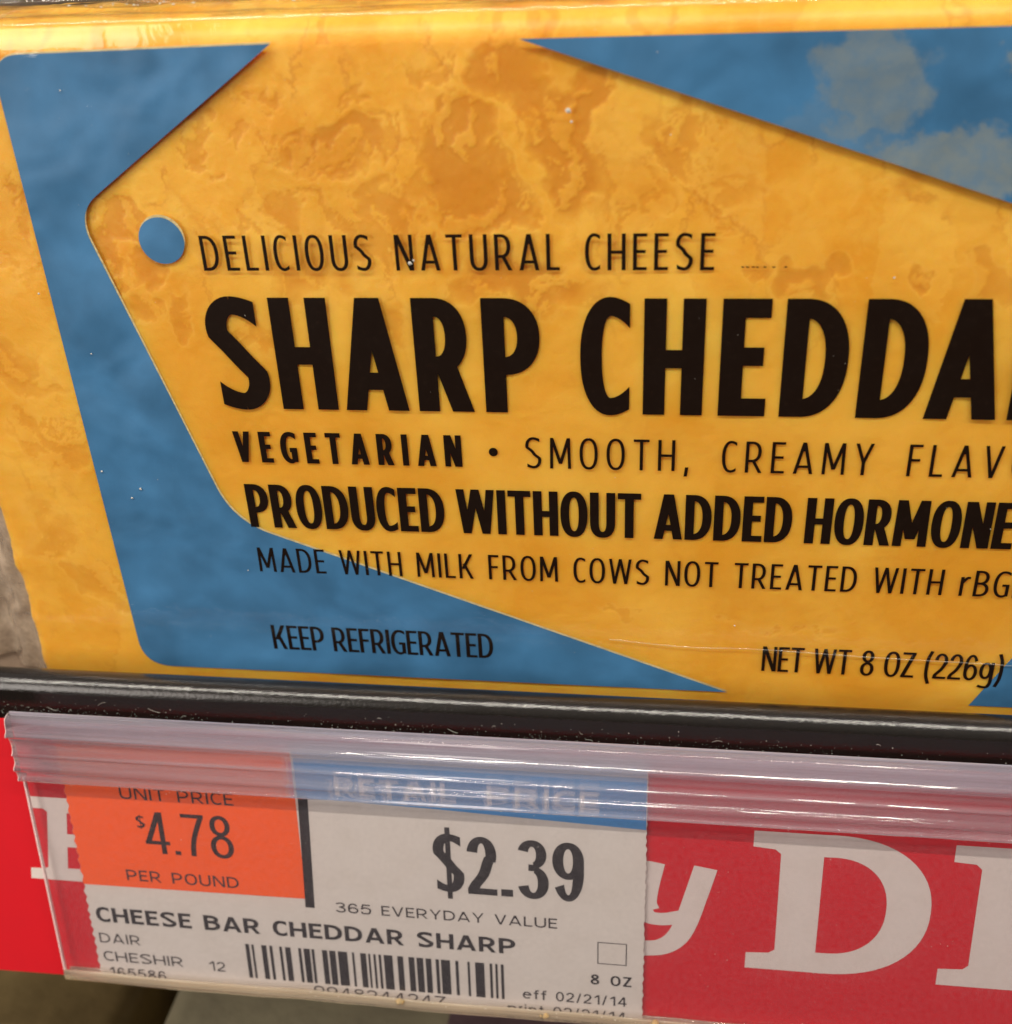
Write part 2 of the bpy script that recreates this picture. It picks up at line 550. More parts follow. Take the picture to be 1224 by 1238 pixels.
def glyph(ch, t, h, wf=1.0):
    """Pieces in units of cap height: list of ('p', poly) / ('s', A, B); returns (width, pieces). t stem, h bar."""
    G = []
    bold = (t - 0.10) / 0.08

    def bar(x0, x1, y):
        G.append(('p', [(x0, y), (x1, y), (x1, y + h), (x0, y + h)]))

    def stem(x, y0=0.0, y1=1.0, q=t):
        G.append(('p', [(x, y0), (x + q, y0), (x + q, y1), (x, y1)]))

    def dg(x0, y0, x1, y1, q=t):
        G.append(('p', [(x0, y0), (x0 + q, y0), (x1 + q, y1), (x1, y1)]))

    def rg(*a, **k):
        G.append(('s', *ring(*a, **k)))

    def pn(pts, tx=t, ty=h):
        G.append(('s', *pen(pts, tx / 2, ty / 2)))
    W = dict(A=.545, B=.47, C=.41, D=.50, E=.37, F=.36, G=.49, H=.485, I=t, K=.50, L=.36, M=.62, N=.50, O=.53, P=.455, R=.475, S=.46,
             T=.45, U=.49, V=.51, W=.76, Y=.50, Z=.44)
    w = W.get(ch, .45)
    if ch not in 'I.,*':
        w *= wf
    if ch == 'A':
        ap = t * 1.12
        dg(0, 0, (w - ap) / 2, 1, t * 1.0)
        dg(w - t, 0, (w + ap) / 2 - t, 1, t * 1.0)
        G.append(('p', [((w - ap) / 2, 1), ((w + ap) / 2, 1), (w / 2 + t * .25, .72), (w / 2 - t * .25, .72)]))
        bar(w * .2, w * .8, .19)
    elif ch in 'DPRB':
        stem(0)
        if ch == 'D':
            cx = w * 0.30
            rg(cx, .5, w - cx, .5, t, h, -90, 90, 2.3)
            bar(t * .9, cx + .01, 0), bar(t * .9, cx + .01, 1 - h)
        else:
            y0 = .34 if ch != 'B' else .46
            yy = (1 + y0) / 2
            cx = w * .38
            ww = w if ch != 'R' else w * .93
            if ch == 'B':
                ww = w * .93
            rg(cx, yy, ww - cx, (1 - y0) / 2, t, h, -90, 90, 2.2, 24)
            bar(t * .9, cx + .01, y0), bar(t * .9, cx + .01, 1 - h)
            if ch == 'R':
                dg(w - t * 1.05, 0, w * .40 - t * .2, y0 + h * .6, t * 1.05)
            if ch == 'B':
                rg(cx, (y0 + h) / 2, w - cx, (y0 + h) / 2, t, h, -90, 90, 2.2, 24)
                bar(t * .9, cx + .01, 0)
    elif ch in 'EF':
        stem(0)
        bar(t * .9, w, 1 - h)
        bar(t * .9, w * .90, .5 - h * .38)
        if ch == 'E':
            bar(t * .9, w, 0)
    elif ch == 'L':
        stem(0)
        bar(t * .9, w, 0)
    elif ch == 'H':
        stem(0), stem(w - t)
        bar(t * .9, w - t * .9, .5 - h * .55)
    elif ch == 'I':
        stem(0)
    elif ch == 'T':
        stem((w - t) / 2, 0, 1 - h * .9)
        bar(0, w, 1 - h)
    elif ch == 'N':
        stem(0, q=t * .95), stem(w - t * .95, q=t * .95)
        dg(w - t * 1.15, 0, 0, 1, t * 1.15)
    elif ch == 'M':
        q = t * .95
        dg(0, 0, w * .03, 1, q), dg(w - q, 0, w * .97 - q, 1, q)
        dg(w / 2 - q * .55, .16, w * .03, 1, q * 1.08), dg(w / 2 - q * .53, .16, w * .97 - q * 1.08, 1, q * 1.08)
    elif ch == 'V':
        dg(w / 2 - t * .55, 0, 0, 1), dg(w / 2 - t * .45, 0, w - t, 1)
    elif ch == 'W':
        q = t * .93
        a, b = w * .25, w * .75
        dg(a - q * .5, 0, 0, 1, q), dg(a - q * .5, 0, w / 2 - q * .5, 1, q)
        dg(b - q * .5, 0, w / 2 - q * .5, 1, q), dg(b - q * .5, 0, w - q, 1, q)
    elif ch == 'Y':
        stem((w - t) / 2, 0, .45)
        dg((w - t) / 2, .40, 0, 1), dg((w - t) / 2, .40, w - t, 1)
    elif ch == 'Z':
        bar(0, w, 0), bar(0, w, 1 - h)
        dg(0, h * .7, w - t * 1.15, 1 - h * .7, t * 1.15)
    elif ch == 'K':
        stem(0)
        dg(t * .8, .40, w - t * 1.15, 1, t * 1.1), dg(w - t * 1.1, 0, t * 1.25, .60, t * 1.05)
    elif ch == 'O':
        rg(w / 2, .5, w / 2, .512, t, h, 0, 360, 2.3, 64)
    elif ch == 'U':
        r = w / 2
        rg(r, .34, r, .352, t, h, 180, 360, 2.3, 32)
        stem(0, .335), stem(w - t, .335)
    elif ch in 'CG':
        r = w * .62
        rg(r, .5, r, .512, t, h, 90, 270, 2.25, 40)
        xe = w

        def tip(sg):
            A_, B_ = [], []
            for q in np.linspace(0, 1, 8):
                x_ = r - .005 + (xe - r) * q
                o_ = 1.012 - .058 * q ** 1.8
                i_ = 1.012 - h - (.058 + h * .28) * q ** 1.8
                A_.append((x_, o_ if sg > 0 else 1 - o_))
                B_.append((x_, i_ if sg > 0 else 1 - i_))
            G.append(('s', A_, B_))
        xe = w
        tip(1)
        if ch == 'C':
            tip(-1)
        else:
            xe = w - t * .5
            tip(-1)
            stem(w - t, .035, .50)
            bar(w * .55, w - t * .5, .50 - h)
    elif ch == 'S':
        a, b = t / 2, h / 2
        ry = .275
        arc = [(w / 2 + (w / 2 - a) * math.cos(q), 1.012 - ry + (ry - b) * math.sin(q)) for q in np.radians(np.linspace(90, 196, 16))]
        lo = [(w - x, 1 - y) for x, y in arc][::-1]
        mid = spline([arc[-2], arc[-1], (w * .40, .565), (w * .60, .435), lo[0], lo[1]], 7)[7:-7]
        pn(arc[:-1] + mid + lo[1:], t * .98, h)
        A_ = [(w / 2 - .005 + w * .42 * q, 1.012 - .050 * q ** 1.8) for q in np.linspace(0, 1, 8)]
        B_ = [(w / 2 - .005 + w * .42 * q, 1.012 - h - (.050 + h * .35) * q ** 1.8) for q in np.linspace(0, 1, 8)]
        G.append(('s', A_, B_))
        G.append(('s', [(w - x, 1 - y) for x, y in A_], [(w - x, 1 - y) for x, y in B_]))
    elif ch == ',':
        w = t * 1.3
        dg(t * .1, -.17, t * .45, .13, t * 1.0)
    elif ch == '.':
        w = t * 1.2
        stem(0, 0, h * 1.1, t * 1.1)
    elif ch == '*':                                   # bullet
        w = .26
        rg(w / 2, .5, w / 2, w / 2 * 1.05, w / 2 - .001, w / 2 - .001, 0, 360, 2.0, 24)
    elif ch == 'r':
        w = .30
        stem(0, 0, .74)
        pn(spline([(t * .6, .52), (w * .62, .69), (w, .725 - h * .1)], 6))
    elif ch == '(' or ch == ')':
        w = .22
        pts = spline([(w - t / 2, 1.08), (t * .7, .78), (t * .5, .42), (t * .7, .08), (w - t / 2, -.22)], 6)
        if ch == ')':
            pts = [(w - x, y) for x, y in pts]
        pn(pts, t, h)
    elif ch == '2':
        w = .44 * wf
        rg(w / 2, .70, w / 2, .312, t, h, 172, -22, 2.1, 24)
        pn(spline([(w - t * .62, .66), (w - t * .85, .56), (w * .55, .36), (t * .75, .17), (t * .5, h * .7)], 6), t * 1.02, h)
        bar(0, w, 0)
    elif ch == '8':
        w = .46 * wf
        rg(w / 2, .265, w / 2, .275, t, h, 0, 360, 2.1, 40)
        rg(w / 2, .765, w * .44, .245, t, h, 0, 360, 2.1, 40)
    elif ch in '69':
        w = .46 * wf
        G6 = len(G)
        rg(w / 2, .31, w / 2, .32, t, h, 0, 360, 2.1, 40)
        rg(w / 2, .5, w / 2, .512, t, h, 32, 182, 2.1, 30)
        stem(0, .30, .51)
        if ch == '9':
            for i_ in range(G6, len(G)):
                G[i_] = (G[i_][0],) + tuple([(w - a_, 1 - b_) for a_, b_ in part] for part in G[i_][1:])
    elif ch == '0':
        w = .46 * wf
        rg(w / 2, .5, w / 2, .512, t, h, 0, 360, 2.1, 48)
    elif ch == '1':
        w = .34 * wf
        stem(w - t * 1.1)
        G.append(('p', [(w - t * 1.1, 1), (w - t * 1.1, .80), (w * .12, .66), (w * .12, .78), (w - t * 1.3, .99)]))
    elif ch == '3':
        w = .46 * wf
        rg(w / 2 - .01, .765, w * .46, .247, t * .95, h, 165, -82, 2.1, 26)
        rg(w / 2, .275, w / 2, .287, t, h, 82, -165, 2.1, 26)
        bar(w * .36, w * .58, .52 - h * .35)
    elif ch == '4':
        w = .50 * wf
        stem(w * .62, 0, 1)
        bar(0, w, .22)
        dg(0, .22 + h * .5, w * .62 - t * .25, 1, t * 1.1)
    elif ch == '5':
        w = .46 * wf
        bar(w * .15, w * .93, 1 - h)
        G.append(('p', [(w * .02, .46), (w * .02 + t * .95, .50), (w * .15 + t * .9, 1 - h * .9), (w * .14, 1 - h * .9)]))
        pn(spline([(w * .10, .50), (w * .35, .63), (w * .62, .62), (w - t * .6, .50), (w - t / 2, .31), (w * .78, .08), (w * .47, -.01 + h / 2), (w * .18, .07), (t / 2, .24)], 6))
    elif ch == '7':
        w = .46 * wf
        bar(0, w, 1 - h)
        pn(spline([(w - t * .55, 1 - h * .8), (w * .60, .60), (w * .42, .30), (w * .36, 0)], 6), t * 1.0, h)
    elif ch == '/':
        w = .28 * wf
        dg(0, -.02, w - t * .9, 1.02, t * .9)
    elif ch == 'e':
        w = .50 * wf
        rg(w / 2, .365, w / 2, .375, t, h, -40, -360, 2.1, 36)
        bar(t * .8, w - t * .4, .34)
    elif ch == 'f':
        w = .30 * wf
        stem(w * .28, 0, .80)
        bar(0, w * .95, .70 - h)
        pn(spline([(w * .28 + t / 2, .78), (w * .50, .97 - h / 2), (w, 1.0 - h / 2)], 5))
    elif ch == 'p':
        w = .50 * wf
        stem(0, -.27, .73)
        rg(w / 2 + t * .1, .365, w / 2 - t * .1, .375, t, h, 0, 360, 2.1, 36)
    elif ch == 'i':
        w = t
        stem(0, 0, .73), stem(0, 1 - h * 1.1, 1)
    elif ch == 'n':
        w = .44 * wf
        stem(0, 0, .73), stem(w - t, 0, .45)
        rg(w / 2, .43, w / 2, .31, t, h, 0, 180, 2.3, 24)
    elif ch == 't':
        w = .26 * wf
        stem(w * .3, .08, .95)
        bar(0, w, .73 - h), bar(w * .3, w, 0)
    elif ch == 'g':
        w = .44
        rg(w / 2 - .02, .40, w / 2 - .02, .33, t, h, 0, 360, 2.1, 40)
        stem(w - t, -.08, .73)
        pn(spline([(w - t / 2, -.06), (w * .72, -.235), (w * .35, -.25), (.02, -.20)], 6))
    elif ch == ' ':
        w = .22
    return w, G


def put_glyph(ink, ch, t, h, x, y, cap, wfit=None, wf=1.0):
    w, G = glyph(ch, t, h, wf)
    k = 1.0 if wfit is None else wfit / (w * cap)
    for g in G:
        if g[0] == 'p':
            ink.poly([(x + a * cap * k, y + b * cap) for a, b in g[1]])
        else:
            ink.strip([(x + a * cap * k, y + b * cap) for a, b in g[1]], [(x + a * cap * k, y + b * cap) for a, b in g[2]])
    return w * cap * k


def line(text, x0, x1, y, cap, t, h, z, parent, space=0.22, mat='ink', extra='', wf=1.0):
    """Letters from x0 to x1 with even gaps; extra: characters going on past x1 with the same gaps."""
    ink = Ink(z)
    ws = [glyph(c, t, h, wf)[0] * cap if c != ' ' else space * cap for c in text]
    gap = (x1 - x0 - sum(ws)) / (len(text) - 1)
    x = x0
    for c in text + extra:
        w = space * cap
        if c != ' ':
            w = put_glyph(ink, c, t, h, x, y, cap, None, wf)
        x += w + gap
    o = ink.build('lettering', M[mat], parent)
    return o


# ------------------------------------------------------------------ the case: deck, back wall, lower shelf
o = link('case_back_wall', [(-400, 160, -300), (400, 160, -300), (400, 160, 300), (-400, 160, 300)], [(0, 1, 2, 3)], M['dark'])
tag(o, kind='structure')
o = extrude_x('shelf_deck', [(-8.0, -31.4), (160, -31.4), (160, -33.5), (-7.8, -33.5)], -300, 300, M['deck'], smooth=False)
tag(o, kind='structure')

# ------------------------------------------------------------------ black shelf front rail
rail = empty('shelf_rail', 'glossy black rounded shelf edge rail running under the cheese package', 'shelf rail')
cy, cz, r = -6.2, -25.35, 2.3
prof = [(-2.0, -33), (-2.4, -29.0)]
for k in range(41):
    a = math.radians(15 + 155 * k / 40)
    prof.append((cy + r * math.cos(a), cz + r * math.sin(a)))
prof += [(-8.60, -27.4), (-8.68, -28.4), (-8.8, -30), (-8.8, -33)]
body = extrude_x('rail_body', prof, -260, 260, M['rail'], rail, nx=4)

# dust and lint lying on the lower front of the rail
V, F = [], []


def fleck(V, F, p, r, mat=None, n=5, up=(0, -1, 0), flat=0.5):
    """A small irregular lump: double cone."""
    b = len(V)
    upv = Vector(up).normalized()
    sx = upv.orthogonal().normalized()
    sy = upv.cross(sx)
    for k in range(n):
        a = 2 * math.pi * k / n + rnd.uniform(-.3, .3)
        q = r * rnd.uniform(.5, 1.2)
        v = Vector(p) + sx * math.cos(a) * q + sy * math.sin(a) * q
        V.append(tuple(v))
    V.append(tuple(Vector(p) + upv * r * flat))
    V.append(tuple(Vector(p) - upv * r * flat))
    for k in range(n):
        F.append((b + k, b + (k + 1) % n, b + n))
        F.append((b + (k + 1) % n, b + k, b + n + 1))


def hair(V, F, pts, w):
    b = len(V)
    for i, p in enumerate(pts):
        V.append((p[0], p[1], p[2] + w / 2))
        V.append((p[0], p[1] - w, p[2]))
        V.append((p[0], p[1], p[2] - w / 2))
        if i:
            c = b + 3 * i
            F.append((c - 3, c, c + 1, c - 2))
            F.append((c - 2, c + 1, c + 2, c - 1))


for k in range(900):
    x = rnd.uniform(-80, 85)
    if rnd.random() < .55:
        x = rnd.gauss(rnd.choice((-62, -50, -14, 6, 30)), 6)
    z = -29.2 + abs(rnd.gauss(0, 1.0)) * 1.1
    z = min(z + .5, -24.5)
    y = -8.62 - .04 * (-27.0 - z)
    if z > cz:
        y = cy - math.sqrt(max(0.01, r * r - (z - cz) ** 2))
    fleck(V, F, (x, y - .01, z), rnd.choice((.03, .035, .04, .05, .06, .09)) * rnd.uniform(.7, 1.1))
for k in range(16):
    x = rnd.uniform(-66, 70)
    z = rnd.uniform(-29, -25.6)
    c0, L, a = rnd.uniform(-1, 1), rnd.uniform(.5, 1.8), rnd.uniform(-.9, .5)
    pts = [(x + L * math.cos(a) * t_, -8.8, z + L * math.sin(a) * t_ + c0 * t_ * (1 - t_)) for t_ in np.linspace(0, 1, 6)]
    hair(V, F, pts, .03)
o = link('rail_dust', V, F, M['dust'])
tag(o, 'pale dust and lint specks scattered on the black rail', 'dust', kind='stuff')

# ------------------------------------------------------------------ the cheese package
PX = math.pi / 2
pack = empty('cheese_package', 'clear film wrapped block of orange cheddar with blue print and black lettering', 'cheese package', rx=PX)
# local frame: x right, y up, z out of the front face, millimetres

rs = np.random.RandomState(3)


def vnoise(X, Y, seed):
    """Smooth value noise."""
    r_ = np.random.RandomState(seed)
    T = r_.rand(256, 256)
    xi, yi = np.floor(X).astype(int), np.floor(Y).astype(int)
    fx, fy = X - xi, Y - yi
    fx, fy = fx * fx * fx * (fx * (fx * 6 - 15) + 10), fy * fy * fy * (fy * (fy * 6 - 15) + 10)
    g = lambda a, b: T[a % 256, b % 256]
    return ((g(xi, yi) * (1 - fx) + g(xi + 1, yi) * fx) * (1 - fy) + (g(xi, yi + 1) * (1 - fx) + g(xi + 1, yi + 1) * fx) * fy)


def fbm(X, Y, seed, oct_=5, gain=.5):
    s, a, tot = 0, 1, 0
    for k in range(oct_):
        s = s + a * vnoise(X * 2 ** k + 17.3 * k, Y * 2 ** k + 9.1 * k, seed + k)
        tot += a
        a *= gain
    return s / tot


def smooth(x, a, b):
    t_ = np.clip((x - a) / (b - a), 0, 1)
    return t_ * t_ * (3 - 2 * t_)


# pits: rough hollows in the cut face, (x, y, rx, ry, depth)
PITS = [(-18, 43, 5.5, 3.2, .8), (-14.5, 40.5, 3.5, 2.4, .7), (-3, 43.5, 4.6, 4.8, .9), (4, 49, 4, 4.5, .8), (8.5, 43, 4.4, 7.5, .95),
        (-1, 37.5, 5, 3.5, .8), (13.5, 36.5, 3.2, 5.5, .5), (-23, 34.8, 3, 3, .5), (-9, 36.5, 4, 3, .6), (20, 42, 3.2, 5.2, .6), (23, 38, 3.5, 3.5, .35),
        (-21, 29.5, 6, 3, .6), (-42, 31, 1.8, 6.5, .7), (-40, 36.3, 3, 2.2, .7), (3, 28, 8.5, 2.8, .8), (-13, 24, 3, 4.5, .5), (-29, 22, 4, 3, .4),
        (34, 28.5, 2.5, 2.0, .6), (45, 30, 1.6, 2.5, .7), (28, 29.0, 3, 1.2, .4), (52, 27, 2, 3, .5), (-56, 38, 4, 5, .7), (-59, 18, 5, 4, .5), (-57, 8, 6, 5, .45),
        (-60, -6, 5, 5, .4), (-56, -14, 6, 3, .35), (38, -16, 5, 1.2, .3), (14, -12.5, 3, 1.0, .35), (30, -14, 3, 1.4, .3), (-6, 47, 3, 2, .4), (60, 42, 6, 6, .6), (-38, 27, 2, 3.5, .5)]


def cheese_height(X, Y):
    wx = X + 5.0 * (fbm(X * .16, Y * .16, 11, 5) - .5) * 2 + .5 * (fbm(X * .7, Y * .7, 13, 3) - .5) * 2
    wy = Y + 5.0 * (fbm(X * .16, Y * .16, 31, 5) - .5) * 2 + .5 * (fbm(X * .7, Y * .7, 33, 3) - .5) * 2
    pit = np.zeros_like(X)
    for (cx_, cy_, rx, ry, d) in PITS:
        q = np.sqrt(((wx - cx_) / rx) ** 2 + ((wy - cy_) / ry) ** 2)
        sf = .5 + .5 * np.sin(cx_ * 7.1)
        edge = smooth(q, 1.10 + .25 * sf, .80 - .3 * sf) * .72 + smooth(q, 1.0, .2) * .28
        pit = np.maximum(pit, d * edge)
    rough = .35 + .65 * smooth(Y, 18, 34) * (1 - .6 * smooth(X, 24, 40))
    m2 = fbm(wx * .33, wy * .33, 51, 5, .55)
    small = smooth(m2, .60, .645) * .42 * rough
    pit = np.maximum(pit, small * smooth(Y, 24, 34) * (1 - smooth(X, 20, 30)))
    # curd ridges pressed flat by the film inside the pits
    m3 = fbm(wx * .55 + 40, wy * .38, 71, 5, .6)
    fill = smooth(m3, .53, .56)
    pit = pit * (1 - .62 * fill)
    low = (fbm(X * .07, Y * .07, 91, 3) - .5) * .9
    fine = (fbm(X * .9, Y * .9, 95, 3) - .5) * .06
    return pit, low, fine


step = .22
RT = 2.6
# path along x: left side face, rounded corner, front face
xs, zx = [], []
for z in np.arange(-22, -RT, 1.2):
    xs.append(-68.0)
    zx.append(z)
for k in range(13):
    a = math.radians(90 * k / 12)
    xs.append(-68.0 + RT * (1 - math.cos(a)))
    zx.append(-RT + RT * math.sin(a))
for x in np.arange(-68.0 + RT + step, 72, step):
    xs.append(x)
    zx.append(0)
ys, zy = [], []
for y in np.arange(-31.0 + RT, 55.6 - RT, step):
    ys.append(y)
    zy.append(0)
bot = []
for k in range(10):
    a = math.radians(90 * k / 9)
    bot.append((-31.0 + RT * (1 - math.cos(a)), -RT + RT * math.sin(a)))
ys = [b[0] for b in bot] + ys
zy = [b[1] for b in bot] + zy
for k in range(13):
    a = math.radians(90 * k / 12)
    ys.append(55.6 - RT + RT * math.sin(a))
    zy.append(-RT + RT * math.cos(a))
for z in np.arange(-RT - .8, -22, -.8):
    ys.append(55.6)
    zy.append(z)
X, Y = np.meshgrid(np.array(xs), np.array(ys))
ZX, ZY = np.meshgrid(np.array(zx), np.array(zy))
Z0 = np.maximum(ZX + ZY, -22)
pit, low, fine = cheese_height(X, Y + ZY * .8)
top_w = smooth(Y, 55.4, 52)
gap = .26 + .36 * smooth(Y, 24, 40)
Z = Z0 - gap - pit * .11 * (ZY > -RT + .01) - low * .45 * (.3 + .7 * top_w) + fine * .8
Yd = Y + np.where(ZY < -RT + .3, (fbm(X * .12, ZY * .3, 120, 4) - .5) * 1.6, 0)
ny, nx = X.shape
nearL = 1 - smooth(X, -68, -60)
Z = np.where((ZY >= -.01) & (ZX >= -.01), np.minimum(Z, -.20), Z)
Xd = X + nearL * ((fbm(Y * .11, ZX * .1 + 3, 140, 4) - .5) * 3.6 + .5)
V = np.stack([Xd, Yd, Z], -1).reshape(-1, 3) * MM
idx = np.arange(ny * nx).reshape(ny, nx)
F = np.stack([idx[:-1, :-1], idx[:-1, 1:], idx[1:, 1:], idx[1:, :-1]], -1).reshape(-1, 4)
me = bpy.data.meshes.new('cheese_block')
me.vertices.add(len(V))
me.vertices.foreach_set('co', V.ravel())
me.loops.add(F.size)
me.loops.foreach_set('vertex_index', F.ravel().astype(np.int32))
me.polygons.add(len(F))
me.polygons.foreach_set('loop_start', np.arange(0, F.size, 4, dtype=np.int32))
me.polygons.foreach_set('use_smooth', np.ones(len(F), dtype=bool))
me.update(calc_edges=True)
at = me.attributes.new('pit', 'FLOAT', 'POINT')
at.data.foreach_set('value', np.clip(pit.ravel() * 1.15, 0, 1).astype(np.float32))
me.materials.append(M['cheese'])
cb = bpy.data.objects.new('cheese_block', me)
C.objects.link(cb)
cb.parent = pack


# film: front sheet folded back over the top edge
def film_path():
    P = [(-31.0, -.9), (-30.2, -.25), (-28.5, 0.0), (-27.3, 0.0)]
    P += [(y, 0.0) for y in np.arange(-26, 55, 1.5)]
    P += [(55.6, -.05), (56.2, -.35), (56.5, -.9), (56.55, -1.6)]
    P += [(56.5 + .5 * math.sin(z * .5), z) for z in np.arange(-3, -23, -1.5)]
    return P


fp = film_path()
fx = list(np.arange(-67.6, 72, 1.5))
V, F = [], []
for (y, z) in fp:
    for x in fx:
        w = 0.0
        dz = .10 * (vnoise(np.array([x * .12]), np.array([y * .12]), 5)[0] - .5) if -26 < y < 52 else 0
        dy = 0
        if z < -.8:
            dy = .55 * (vnoise(np.array([x * .22]), np.array([z * .4]), 8)[0] - .5) * min(1, (-z - .8) / 3)
        V.append((x, y + dy, z + .02 + dz * .5))
n = len(fx)
for j in range(len(fp) - 1):
    for i in range(n - 1):
        F.append((j * n + i, j * n + i + 1, (j + 1) * n + i + 1, (j + 1) * n + i))
film = link('wrapper_film', V, F, M['film'], pack, smooth=True)

# crimped film seal at the left end, pleats fanning back from the block
V, F = [], []
nu, nv = 80, 150
for j in range(nv):
    y = -31.3 + 87.3 * j / (nv - 1)
    ph = vnoise(np.array([y * .22]), np.array([.5]), 21)[0] * 9
    for i in range(nu):
        u = i / (nu - 1)
        x = -65.6 - 17 * u ** .8
        z = -2.6 - 4.5 * smooth(np.array(u), 0, .6) + 1.1 * u ** .5 * math.sin(u * 19 + y * .22 + ph * .4) + 0.35 * u * math.sin(y * .5 + ph + u * 3)
        yy = y + (0.0 - (y - 12) * .03 * u)
        V.append((x + .3 * u * math.sin(y * .6), yy, float(z)))
for j in range(nv - 1):
    for i in range(nu - 1):
        F.append((j * nu + i, j * nu + i + 1, (j + 1) * nu + i + 1, (j + 1) * nu + i))
seal = link('end_seal', V, F, M['seal'], pack, smooth=True)

# a tight crease across the film, low on the right
V, F = [], []
cr = spline([(12.5, -18.3), (22, -19.0), (31, -18.9), (45, -19.4), (60, -19.7), (72, -20.2)], 12)
for i, (x, y) in enumerate(cr):
    wd = .05 + .05 * abs(math.sin(i * .9))
    V += [(x, y + wd, .02), (x, y, .14), (x, y - wd, .02)]
    if i:
        q = 3 * i
        F += [(q - 3, q, q + 1, q - 2), (q - 2, q + 1, q + 2, q - 1)]
link('film_crease', V, F, M['crease'], pack, smooth=True)

# a film seam with crumbs caught along the top of the pack
sm = extrude_x('top_seam', [(57.0, -9.0), (58.4, -9.4), (58.5, -9.6), (57.0, -9.6)], -67, 70, M['film'], pack, nx=40)
for v in sm.data.vertices:
    v.co.z += .0008 * math.sin(v.co.x * 190) + .0004 * math.sin(v.co.x * 700)

# blue print (local mm), each with a pale backing showing along its upper edges
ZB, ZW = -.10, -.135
L_shape = round_poly([(-52.0, 53.1), (-21.6, 53.45), (-46.4, 36.6), (-34.8, -2.4), (27.6, -26.0), (-51.6, -26.0)],
                     [3.2, 0, 3.4, 5.0, 0, 4.2], 10)
TR_shape = round_poly([(3.6, 53.25), (90, 53.1), (90, 24.0)], [0, 0, 0])
BR_shape = [(57.5, -26.3), (90, -26.3), (90, 26), (62.0, -17.6)]


def panel(name, pts, z, mat, parent):
    me_ = [(x, y, z) for x, y in pts]
    return link(name, me_, [tuple(range(len(pts)))], mat, parent)


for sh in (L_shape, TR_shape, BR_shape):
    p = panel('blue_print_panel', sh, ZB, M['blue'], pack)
    if sh is not TR_shape:
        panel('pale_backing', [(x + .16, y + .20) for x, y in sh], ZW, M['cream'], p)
dot = [(-37.12 + 2.62 * math.cos(a), 33.45 + 2.62 * math.sin(a)) for a in np.linspace(0, 2 * math.pi, 49)[:-1]]
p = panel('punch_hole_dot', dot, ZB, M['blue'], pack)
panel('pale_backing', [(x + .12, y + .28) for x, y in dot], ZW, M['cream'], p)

# lettering on the package
ZI = -.07
line('DELICIOUS NATURAL CHEESE', -32.75, 23.4, 30.03, 3.97, .108, .090, ZI, pack, .30)
ink = Ink(ZI)
for ch, x0, x1 in (('S', -33.85, -27.1), ('H', -25.98, -19.25), ('A', -18.3, -10.75), ('R', -9.56, -3.05), ('P', -1.72, 4.72),
                   ('C', 9.2, 14.75), ('H', 16.2, 22.8), ('E', 24.56, 29.7), ('D', 31.25, 38.15), ('D', 39.53, 46.35), ('A', 46.75, 54.35),
                   ('R', 55.5, 62.0)):
    put_glyph(ink, ch, .178, .158, x0, 13.2, 13.72, x1 - x0)
ink.build('lettering', M['ink'], pack)
line('VEGETARIAN', -32.9, -4.95, 6.0, 4.15, .18, .145, ZI, pack)
ink = Ink(ZI)
put_glyph(ink, '*', .2, .2, -1.7, 6.0, 4.1)
ink.build('bullet', M['ink'], pack)
line('SMOOTH, CREAMY FLAV', 2.65, 56.0, 6.05, 4.0, .095, .082, ZI, pack, .45, extra='OR')
line('PRODUCED WITHOUT ADDED HORMONE', -32.6, 58.7, -3.2, 6.15, .172, .135, ZI, pack, .16, extra='S')
line('MADE WITH MILK FROM COWS NOT TREATED WITH rBG', -32.45, 59.4, -9.86, 3.62, .105, .088, ZI, pack, .26, extra='H')
line('KEEP REFRIGERATED', -32.4, -2.6, -22.2, 3.9, .125, .10, ZI, pack, .20)
line('NET WT 8 OZ (226g)', 31.7, 60.7, -22.3, 3.85, .108, .09, ZI, pack, .20, wf=.92)
labs = ['black lettering DELICIOUS NATURAL CHEESE', 'heavy black lettering SHARP CHEDDAR', 'bold lettering VEGETARIAN', 'lettering SMOOTH, CREAMY FLAVOR',
        'bold lettering PRODUCED WITHOUT ADDED HORMONES', 'lettering MADE WITH MILK FROM COWS NOT TREATED WITH rBGH', 'lettering KEEP REFRIGERATED',
        'lettering NET WT 8 OZ (226g)']
for o, lb in zip([c for c in pack.children if c.name.startswith('lettering')], labs):
    o['label'] = lb

# tiny printed code dashes, right of CHEESE
ink = Ink(ZI)
for x in (26.2, 26.7, 27.3, 27.7, 28.5, 29.4, 30.6):
    ink.poly([(x, 30.3), (x + .3, 30.28), (x + .3, 30.42), (x, 30.42)])
ink.build('code_dashes', M['ink'], pack)

# white crumbs of dust stuck on the film
V, F = [], []
for (x, y, r_) in ((-9.2, 30.9, .32), (-8.75, 31.2, .2), (-50.8, 4.3, .14), (-46.2, 1.9, .22), (-47.6, 0.6, .18), (-53.2, 27.4, .16), (-48.5, 20, .12), (-34, -9.7, .12), (8.3, 46.5, .3), (8.6, 45.4, .2),
                     (-62.9, 48, .15), (41.8, 29.2, .16), (28, -15.4, .18), (-45, 49.5, .1), (56, -.5, .1), (18.5, 44, .12)):
    fleck(V, F, (x, y, .05), r_, up=(0, 0, 1), flat=.35)
for k in range(26):
    fleck(V, F, (rnd.choice((-40, -36, -20)) + rnd.gauss(0, 3), 56.8, -6 - rnd.random() * 4), rnd.uniform(.06, .3), up=(0, 1, 0), flat=.4)
for k in range(70):
    fleck(V, F, (rnd.uniform(-66, 60), rnd.uniform(-26, 54), .05), rnd.uniform(.03, .06), up=(0, 0, 1))
o = link('film_specks', V, F, M['dust'])
o.rotation_euler = (PX, 0, 0)
